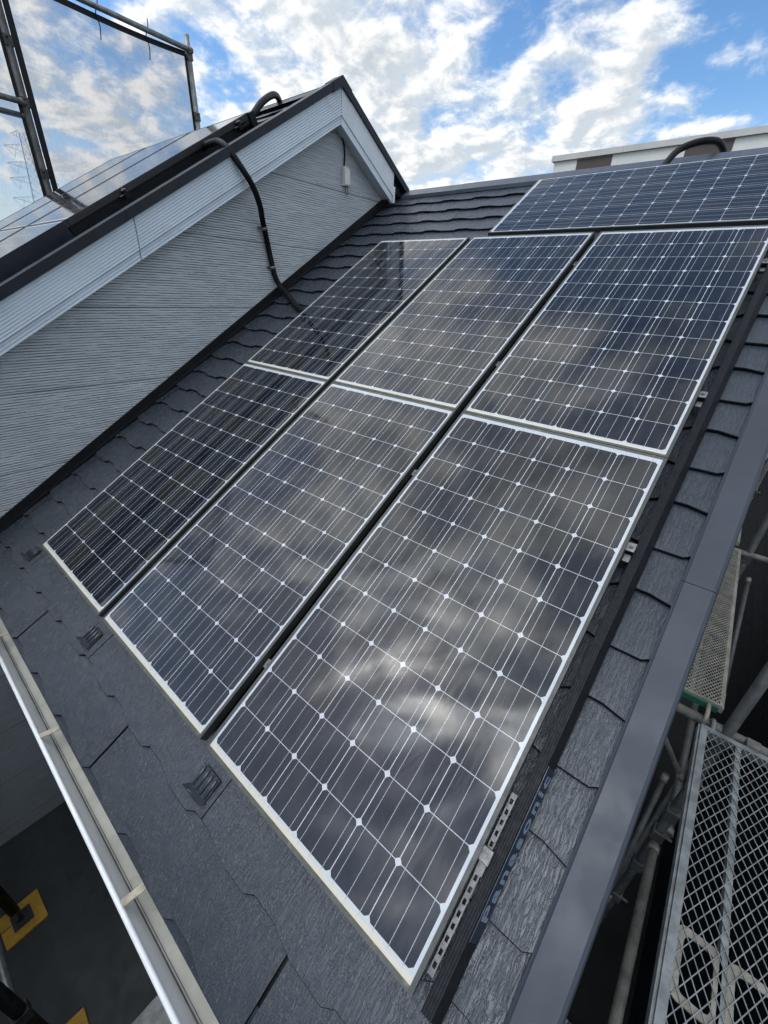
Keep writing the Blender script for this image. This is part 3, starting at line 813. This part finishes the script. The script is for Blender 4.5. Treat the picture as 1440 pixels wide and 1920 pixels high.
# ------------------------------------------------------------------ scaffolding, upper left
NX = -5.25
def coupler(mb, c, s_=.032):
    c = Vector(c); mb.box(c - Vector((s_, s_, .040)), c + Vector((s_, s_, .040)))
    mb.tube([c + Vector((s_, -.01, .018)), c + Vector((s_ + .035, -.01, .018))], .010, 8)
def post(x, y, z0, z1, label, group, rings=(), m_='galv', r=.0243):
    root = empty('scaffold_post', (x, y, z0)); tag(root, label, 'scaffold post', group)
    mb = MB(); mb.pipe((0, 0, 0), (0, 0, z1 - z0), r, r - .003); mb.build('tube', MATS[m_], root)
    for zr in rings:
        mb = MB(); coupler(mb, (0, 0, zr - z0)); bevel(mb.build('coupler', MATS['galv_dirty' if m_ == 'galv' else m_], root), .006)
    return root
GP = 'scaffold posts'
post(NX, 3.325, GROUND, 3.735, 'far scaffold post with the top rail, standing behind the upper roof ridge', GP, (3.03, 3.56), 'galv', .029)
post(NX, 1.535, GROUND, 5.3, 'near scaffold post at the left photo edge, behind the upper roof panels', GP, (2.16, 2.70, 3.12), 'galv_dark', .032)
def hpipe(name, a, b, label, cat, group, m_='galv', r=.0243):
    a = Vector(a); b = Vector(b); root = empty(name, a); tag(root, label, cat, group)
    mb = MB(); mb.pipe((0, 0, 0), b - a, r, r - .0028); mb.build('tube', MATS[m_], root)
    d = (b - a).normalized(); L = (b - a).length
    for q in (.03, L - .03):
        mb = MB(); mb.tube([d * (q - .02), d * (q + .02)], r + .004, 12); mb.build('end_collar', MATS['galv_dirty'], root)
    return root
GR = 'scaffold rails'
hpipe('scaffold_rail', (NX + .03, 3.36, 3.605), (NX + .03, 1.40, 3.63), 'top scaffold rail from the far post to the upper left corner of the photo', 'scaffold rail', GR)
hpipe('scaffold_rail', (NX + .03, 1.535, 2.695), (NX + .03, -.27, 2.695), 'upper of the two short rails left of the near scaffold post', 'scaffold rail', GR)
hpipe('scaffold_rail', (NX - .02, 1.535, 2.600), (NX - .02, -.27, 2.600), 'lower, flatter of the two short rails left of the near scaffold post', 'scaffold rail', GR)
# debris net between the posts, hung with a sag
def net(y0, y1, zt, zb, sag, label):
    root = empty('debris_net', (NX, (y0 + y1) / 2, zb)); tag(root, label, 'safety net', 'debris nets on the scaffold')
    mb = MB(); ny, nz = 24, 24
    def P(i, j):
        u = i / ny; w = j / nz
        y = y0 + (y1 - y0) * u; z = zb + (zt - zb) * w - sag * 4 * u * (1 - u) * w
        return Vector((NX + .03 * math.sin(3.1 * u + 2 * w) * math.sin(math.pi * u), y, z))
    mb.add([P(i, j) for j in range(nz + 1) for i in range(ny + 1)], [(j*(ny+1)+i, j*(ny+1)+i+1, (j+1)*(ny+1)+i+1, (j+1)*(ny+1)+i) for j in range(nz) for i in range(ny)], True)
    o = mb.build('mesh_sheet', MATS['net'], root)
    for q in o.data.vertices: q.co -= Vector(root.location)
    mb = MB()
    for seq, w in (([P(i, nz) for i in range(ny + 1)], .024), ([P(0, j) for j in range(nz + 1)], .026), ([P(ny, j) for j in range(nz + 1)], .014)):
        for a, b_ in zip(seq[:-1], seq[1:]):
            t_ = (b_ - a).normalized(); nn = Vector((0, -t_.z, t_.y)) * w; xx = Vector((.003, 0, 0))
            mb.add([a - nn - xx, b_ - nn - xx, b_ + nn - xx, a + nn - xx, a - nn + xx, b_ - nn + xx, b_ + nn + xx, a + nn + xx],
                   [(3, 2, 1, 0), (4, 5, 6, 7), (0, 1, 5, 4), (1, 2, 6, 5), (2, 3, 7, 6), (3, 0, 4, 7)])
    o = mb.build('hem', MATS['black_paint'], root)
    for q in o.data.vertices: q.co -= Vector(root.location)
    for (u, s_) in ((.49, .20), (.79, -.05)):
        mb = MB(); c = P(int(u * ny), nz)
        mb.tube(smoothpath([c + Vector((0, 0, -.16)), c + Vector((.01, .012, -.06)), c + Vector((.02, -.01, .02)), c + Vector((.045, .012, .085)), c + Vector((.02, .03, .16))], 4), .005, 6)
        o = mb.build('tie_cord', MATS['black_paint'], root)
        for q in o.data.vertices: q.co -= Vector(root.location)
net(1.600, 3.280, 3.565, .2, .012, 'grey see-through safety net with black hems between the two scaffold posts')

net(-1.6, 1.490, 3.60, -.4, .0, 'safety net left of the near scaffold post, in front of the far pylon')

# ------------------------------------------------------------------ lattice pylon far away
PX, PY = -192.0, 54.6
root = empty('transmission_tower', (PX, PY, GROUND)); tag(root, 'distant steel lattice power pylon behind the near scaffold post', 'pylon')
mb = MB(); H = 45.0; levels = 26
def half(z): return 3.4 * (1 - z / H) ** 1.1 + .55
def strut(a, b, r=.10): mb.tube([a, b], r * .42, 4, False)
ax_ = Vector((.34, .94, 0)).normalized(); bx_ = Vector((-ax_.y, ax_.x, 0))
def corner(k, z): s1, s2 = ((1, 1), (1, -1), (-1, -1), (-1, 1))[k]; return ax_ * (s1 * half(z)) + bx_ * (s2 * half(z)) + Vector((0, 0, z))
for L in range(levels):
    z0 = H * L / levels; z1 = H * (L + 1) / levels
    for k in range(4):
        strut(corner(k, z0), corner(k, z1), .14); strut(corner(k, z0), corner((k + 1) % 4, z1), .07); strut(corner((k + 1) % 4, z0), corner(k, z1), .07); strut(corner(k, z1), corner((k + 1) % 4, z1), .07)
mb.build('lattice_mast', MATS['pylon_mat'], root)
for zc, ln in ((23.2, 5.6), (27.5, 5.2), (32.6, 4.9), (36.4, 4.6), (40.6, 4.4), (43.8, 2.2)):
    mb = MB()
    for s_ in (-1, 1):
        tip = ax_ * (s_ * (ln + half(zc))) + Vector((0, 0, zc + .9))
        for q in (1, -1):
            a = ax_ * (s_ * half(zc)) + bx_ * (q * half(zc)) + Vector((0, 0, zc)); b = a + Vector((0, 0, 1.7))
            strut(a, tip, .09); strut(b, tip, .09)
            for f in (.3, .6): strut(a.lerp(tip, f), b.lerp(tip, f * .8), .06)
        if zc < 43:
            strut(tip, tip - ax_ * (s_ * 2.0) + Vector((0, 0, -2.6)), .10); strut(tip - ax_ * (s_ * 2.9), tip - ax_ * (s_ * 2.0) + Vector((0, 0, -2.6)), .10)
    mb.build('cross_arm', MATS['pylon_mat'], root)

# ------------------------------------------------------------------ neighbouring block beyond the ridge
root = empty('apartment_building', (2.0, 15.0, GROUND)); tag(root, 'pale flat-roofed block with brown panels under its coping, beyond the ridge', 'building')
def bpart(mb, nm, m_):
    o = mb.build(nm, MATS[m_], root)
    for q in o.data.vertices: q.co -= Vector((2.0, 15.0, GROUND))
    return o
mb = MB(); mb.box((-5.50, 15.03, GROUND), (11, 24, 4.88)); bpart(mb, 'wall', 'bldg_white')
mb = MB()
xs_ = [-5.565, -3.6, -1.75, .1, 1.95, 3.8, 5.6, 7.5, 11.07]
for a, b_ in zip(xs_[:-1], xs_[1:]): mb.box((a, 14.965, 4.885), (b_ - .006, 24.06, 5.02))
bpart(mb, 'coping', 'bldg_cop')
for a, b_ in ((-4.82, -3.86), (-2.10, -1.10), (.62, 1.58), (3.3, 4.26)):
    mb = MB(); mb.box((a, 15.018, 4.10), (b_, 15.0297, 4.868)); bpart(mb, 'brown_panel', 'bldg_brown')
for xw in (-4.3, -1.6, 1.1, 3.9):
    mb = MB(); mb.box((xw - .85, 14.99, .7), (xw + .85, 15.0295, 2.1)); o = bpart(mb, 'window', 'dark_trim')

# ------------------------------------------------------------------ scaffolding on the right of the verge
PXR = 1.40
GPR = 'scaffold posts along the right verge'
post(PXR, 1.775, GROUND, 1.35, 'grey post rising between the nearest walkway plank and the next one', GPR, (-.60, -.98, -1.28, -1.5, -1.86, -2.3), 'galv_dark')
post(PXR + .03, 3.94, GROUND, 1.35, 'grey post beside the far end of the narrow walkway plank', GPR, (-.60, -1.5, -2.3), 'galv_dark')
post(PXR + .03, 5.75, GROUND, 1.35, 'third post along the verge, farthest up the alley', GPR, (-.60, -1.5), 'galv_dark')
GT = 'scaffold cross pipes along the verge'
hpipe('cross_pipe', (1.02, 1.792, -.565), (1.86, 1.772, -.565), 'dirty cross pipe under the joint of the two walkway planks', 'scaffold pipe', GT, 'galv_dirty')
hpipe('cross_pipe', (1.02, 3.93, -.565), (1.62, 3.93, -.565), 'cross pipe under the far end of the narrow walkway plank', 'scaffold pipe', GT, 'galv_dirty')
hpipe('ledger_pipe', (1.395, 1.70, -1.5), (1.385, -.1, -1.5), 'dirty long pipe below and left of the nearest walkway plank', 'scaffold pipe', GT, 'galv_dirty')
hpipe('ledger_pipe', (1.475, 3.95, -1.5), (1.445, 1.80, -1.5), 'dark long pipe under the narrow walkway plank', 'scaffold pipe', GT, 'galv_dark')
hpipe('brace_pipe', (1.289, 1.76, -1.0), (1.262, 1.30, -1.62), 'thin slanting rod beside the post below the verge', 'scaffold pipe', GT, 'galv_dark', .014)
hpipe('brace_pipe', (1.06, 1.80, -.60), (1.36, 1.77, -1.00), 'slanting bracket strut below the dirty cross pipe', 'scaffold pipe', GT, 'galv_dirty', .014)
hpipe('brace_pipe', (1.30, 1.05, -2.30), (1.22, .35, -2.60), 'thin rod low in the gap near the bottom of the photo', 'scaffold pipe', GT, 'galv_dark', .014)
hpipe('brace_pipe', (1.50, 3.90, -.75), (1.58, 3.00, -1.35), 'thin slanting pipe right of the narrow walkway plank', 'scaffold pipe', GT, 'galv_dark', .016)
hpipe('ledger_pipe', (2.05, 6.0, -1.1), (2.05, 1.2, -1.1), 'dark long pipe seen through the nearest walkway mesh', 'scaffold pipe', GT, 'galv_dark')
hpipe('ledger_pipe', (1.9, 4.2, -2.9), (1.2, 1.0, -3.1), 'lowest slanting dark pipe deep in the gap', 'scaffold pipe', GT, 'galv_dark')
# walkway planks: frame, bars, expanded-metal mesh
def plank(x0, x1, y0, y1, z, bars, pitchx, pitchy, sw, fr, label, m_, ring=False, vfold=False):
    root = empty('walkway_plank', ((x0 + x1) / 2, (y0 + y1) / 2, z)); tag(root, label, 'walkway plank', 'mesh walkway planks on the scaffold')
    O = Vector(root.location)
    def fin(mb, nm, mm):
        o = mb.build(nm, MATS[mm], root)
        for q in o.data.vertices: q.co -= O
        return o
    mb = MB()
    for a, b_ in ((x0, x0 + fr), (x1 - fr, x1)): mb.box((a, y0, z - .042), (b_, y1, z))
    mb.box((x0 - .009, y0, z - .044), (x0 - .0005, y1, z - .010)); mb.box((x1 + .0005, y0, z - .044), (x1 + .009, y1, z - .010))
    for a, b_ in ((y0, y0 + fr), (y1 - fr, y1)): mb.box((x0 + fr, a, z - .040), (x1 - fr, b_, z - .001))
    fin(mb, 'frame', m_)
    for xb in bars:
        mb = MB(); mb.box((xb - .010, y0 + fr, z - .034), (xb + .010, y1 - fr, z - .006)); fin(mb, 'stiffener', m_)
    mb = MB(); zt = z - .0005; zb_ = z - .0035
    X0, X1, Y0, Y1 = x0 + fr * .45, x1 - fr * .45, y0 + fr * .8, y1 - fr * .8
    k = pitchx / pitchy
    for s_ in (1, -1):
        c = X0 - (Y1 - Y0) * k - pitchx
        while c < X1 + (Y1 - Y0) * k + pitchx:
            # line x = c + s*k*(y-Y0)
            ya, yb = Y0, Y1
            xa, xb = c, c + s_ * k * (Y1 - Y0)
            lo, hi = 0.0, 1.0; d = xb - xa
            if abs(d) > 1e-9:
                t1, t2 = (X0 - xa) / d, (X1 - xa) / d
                lo, hi = max(lo, min(t1, t2)), min(hi, max(t1, t2))
            if hi - lo > 1e-4:
                A = Vector((xa + d * lo, Y0 + (Y1 - Y0) * lo, 0)); B = Vector((xa + d * hi, Y0 + (Y1 - Y0) * hi, 0))
                t_ = (B - A).normalized(); nn = Vector((-t_.y, t_.x, 0)) * (sw / 2)
                dzz = .0004 if s_ > 0 else 0.0
                vs = [A - nn, B - nn, B + nn, A + nn]
                mb.add([q + Vector((0, 0, zb_ + dzz)) for q in vs] + [q + Vector((0, 0, zt + dzz)) for q in vs], [(3, 2, 1, 0), (4, 5, 6, 7), (0, 1, 5, 4), (1, 2, 6, 5), (2, 3, 7, 6), (3, 0, 4, 7)])
            c += pitchx
    fin(mb, 'expanded_mesh', m_)
    if ring:
        for (cx_, cy_, hw, hl) in ((x0 + .083, y0 + .80, .060, .105), (x0 + .252, y0 + .80, .098, .105)):
            mb = MB(); N = 32; vo = []; vi = []
            for i in range(N):
                a = 2 * math.pi * i / N; c_, s_ = math.cos(a), math.sin(a)
                e = .30
                fx_ = math.copysign(abs(c_) ** e, c_); fy_ = math.copysign(abs(s_) ** e, s_)
                vo.append((cx_ + hw * fx_, cy_ + hl * fy_)); vi.append((cx_ + (hw - .020) * fx_, cy_ + (hl - .024) * fy_))
            zt2, zb2 = z - .006, z - .012
            vs = [(a, b_, zt2) for a, b_ in vo] + [(a, b_, zt2) for a, b_ in vi] + [(a, b_, zb2) for a, b_ in vo] + [(a, b_, zb2) for a, b_ in vi]
            fs = []
            for i in range(N):
                j = (i + 1) % N
                fs += [(i, j, N + j, N + i), (2*N + i, 3*N + i, 3*N + j, 2*N + j), (i, 2*N + i, 2*N + j, j), (N + i, N + j, 3*N + j, 3*N + i)]
            mb.add(vs, fs); fin(mb, 'hatch_ring', 'plank_dirty')
    for xc in (x0 + .05, x1 - .05):
        for yy, s_ in ((y1, 1), (y0, -1)):
            mb = MB(); pts = [(xc, yy, z - .02), (xc, yy + s_ * .05, z - .016), (xc, yy + s_ * .092, z - .03), (xc, yy + s_ * .098, z - .075)]
            mb.tube(smoothpath(pts, 5), .010, 8); fin(mb, 'hook', m_)
    return root, fin
r_, fin_ = plank(1.285, 1.785, -.12, 1.688, -.5, (1.430, 1.64), .0300, .0560, .0027, .026, 'nearest wide mesh plank with bright edge, at the lower right corner of the photo', 'galv', ring=True)
mb = MB(); mb.box((1.455, 1.690, -.530), (1.505, 1.735, -.488)); fin_(bm_ := mb, 'latch', 'galv_dirty')
r_, fin_ = plank(1.108, 1.356, 1.868, 3.835, -.5, (1.225,), .0175, .0300, .0042, .012, 'narrow dirty mesh plank beyond the cross pipe with a green end strip', 'plank_dirty')
mb = MB(); mb.box((1.118, 1.858, -.548), (1.346, 1.8665, -.515)); fin_(mb, 'end_strip', 'green_paint')
r_, fin_ = plank(1.080, 1.340, 3.985, 5.80, -.5, (1.21,), .0175, .0300, .0042, .012, 'farthest mesh plank, a sliver beside the verge higher up', 'plank_dirty')
# dark neighbour house closing the alley on the right
root = empty('neighbour_house', (6.0, 12.0, GROUND)); tag(root, 'dark-walled neighbouring house across the narrow alley on the right', 'house')
def npart(mb, nm, m_):
    o = mb.build(nm, MATS[m_], root)
    for q in o.data.vertices: q.co -= Vector((6.0, 12.0, GROUND))
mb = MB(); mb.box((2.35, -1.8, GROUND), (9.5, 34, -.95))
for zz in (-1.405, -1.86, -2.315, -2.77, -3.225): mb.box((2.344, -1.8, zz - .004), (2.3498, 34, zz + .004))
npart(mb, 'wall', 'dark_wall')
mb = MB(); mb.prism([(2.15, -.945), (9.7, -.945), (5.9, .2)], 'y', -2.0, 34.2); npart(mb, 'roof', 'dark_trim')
# crumpled sheet lying on the ground strip
root = empty('plastic_sheet', (1.55, 1.9, GROUND)); tag(root, 'crumpled pale sheet at the bottom of the alley', 'sheet')
mb = MB(); n = 14; rr = random.Random(4)
hts = [[.10 + .22 * rr.random() * (math.sin(i * 1.3) ** 2) for j in range(n + 1)] for i in range(n + 1)]
vs = [(-.45 + .9 * i / n, -1.1 + 1.5 * j / n, hts[i][j]) for i in range(n + 1) for j in range(n + 1)]
vs2 = [(a, b_, 0.0) for a, b_, c in vs]
q = n + 1; N2 = len(vs)
fs = [(i*q+j, (i+1)*q+j, (i+1)*q+j+1, i*q+j+1) for i in range(n) for j in range(n)]
mb.add(vs, fs)
mb.build('sheet', MATS['ply_film'], root)

# ------------------------------------------------------------------ terrace with jack bases
def base_plate(x, y, s_, rot, label, slot):
    root = empty('sole_plate', (x, y, -2.70), (0, 0, rot)); tag(root, label, 'sole plate', 'yellow sole plates on the terrace')
    mb = MB(); mb.box((-s_, -s_, 0), (s_, s_, .022))
    bevel(mb.build('board', MATS['yellow_ply'], root), .003)
    mb = MB(); mb.box((-.055, -.055, .0225), (.055, .055, .029)); mb.build('steel_plate', MATS['galv_dark'], root)
    mb = MB(); mb.box((-.012, -s_ + .004, .0222), (-.007, -.062, .0235)); mb.build('groove', MATS['black_paint'], root)
    return root
def jack(x, y, label):
    root = empty('scaffold_post', (x, y, -2.67)); tag(root, label, 'scaffold post', 'scaffold posts on the terrace')
    mb = MB(); mb.tube([(0, 0, .0), (0, 0, .16)], .019, 12); mb.build('jack_screw', MATS['galv_dark'], root)
    mb = MB(); mb.tube([(0, 0, .10), (0, 0, .125)], .030, 10); mb.box((-.075, -.010, .10), (.075, .010, .118)); mb.build('jack_nut', MATS['galv_dark'], root)
    mb = MB(); mb.pipe((0, 0, .13), (0, 0, 1.9), .030, .026); mb.build('tube', MATS['black_paint'], root)
    mb = MB(); coupler(mb, (0, 0, .67)); mb.build('coupler', MATS['galv_dark'], root)
base_plate(-1.687, -.890, .115, R_(2), 'yellow sole plate at the left, under the dark post', True)
base_plate(-.812, -.885, .115, R_(-3), 'yellow sole plate cut by the bottom edge of the photo', True)
jack(-1.690, -.900, 'dark post on the left yellow sole plate')
jack(-.815, -.890, 'dark post on the bottom yellow sole plate')
hpipe('scaffold_rail', (-1.95, -.925, -2.03), (-.35, -.915, -2.03), 'bright scratched pipe low over the terrace at the bottom left', 'scaffold rail', 'scaffold rails', 'galv')
root = empty('debris_net', (-1.0, -1.42, -2.69)); tag(root, 'unseen dark net added outside the terrace to shade deck and wall', 'safety net', 'debris nets on the scaffold')
mb = MB(); nn_ = 30  # net out of view, added to keep light off deck and lower wall
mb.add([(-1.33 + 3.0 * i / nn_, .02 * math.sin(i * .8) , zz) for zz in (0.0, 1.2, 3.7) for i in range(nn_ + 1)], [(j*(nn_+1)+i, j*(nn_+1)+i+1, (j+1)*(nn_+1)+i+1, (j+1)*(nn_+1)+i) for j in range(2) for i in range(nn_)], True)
mb.build('mesh_sheet', MATS['net_blocker'], root)
root = empty('debris_net', (.74, -.9, -2.69)); tag(root, 'unseen dark net added at the alley end to shade the terrace', 'safety net', 'debris nets on the scaffold')
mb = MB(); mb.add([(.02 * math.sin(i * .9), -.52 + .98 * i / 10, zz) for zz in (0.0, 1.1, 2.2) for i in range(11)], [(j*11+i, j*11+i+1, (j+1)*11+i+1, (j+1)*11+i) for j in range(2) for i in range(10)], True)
mb.build('mesh_sheet', MATS['net_blocker'], root)  # second net out of view, added to darken the lower wall further
root = empty('step_block', (-.42, -.42, -2.70)); tag(root, 'pale block on the terrace under the gutter at the bottom edge', 'step block')
mb = MB(); mb.box((-.16, -.42, 0), (.30, .06, .16)); bevel(mb.build('block', MATS['wood_pale'], root), .006)
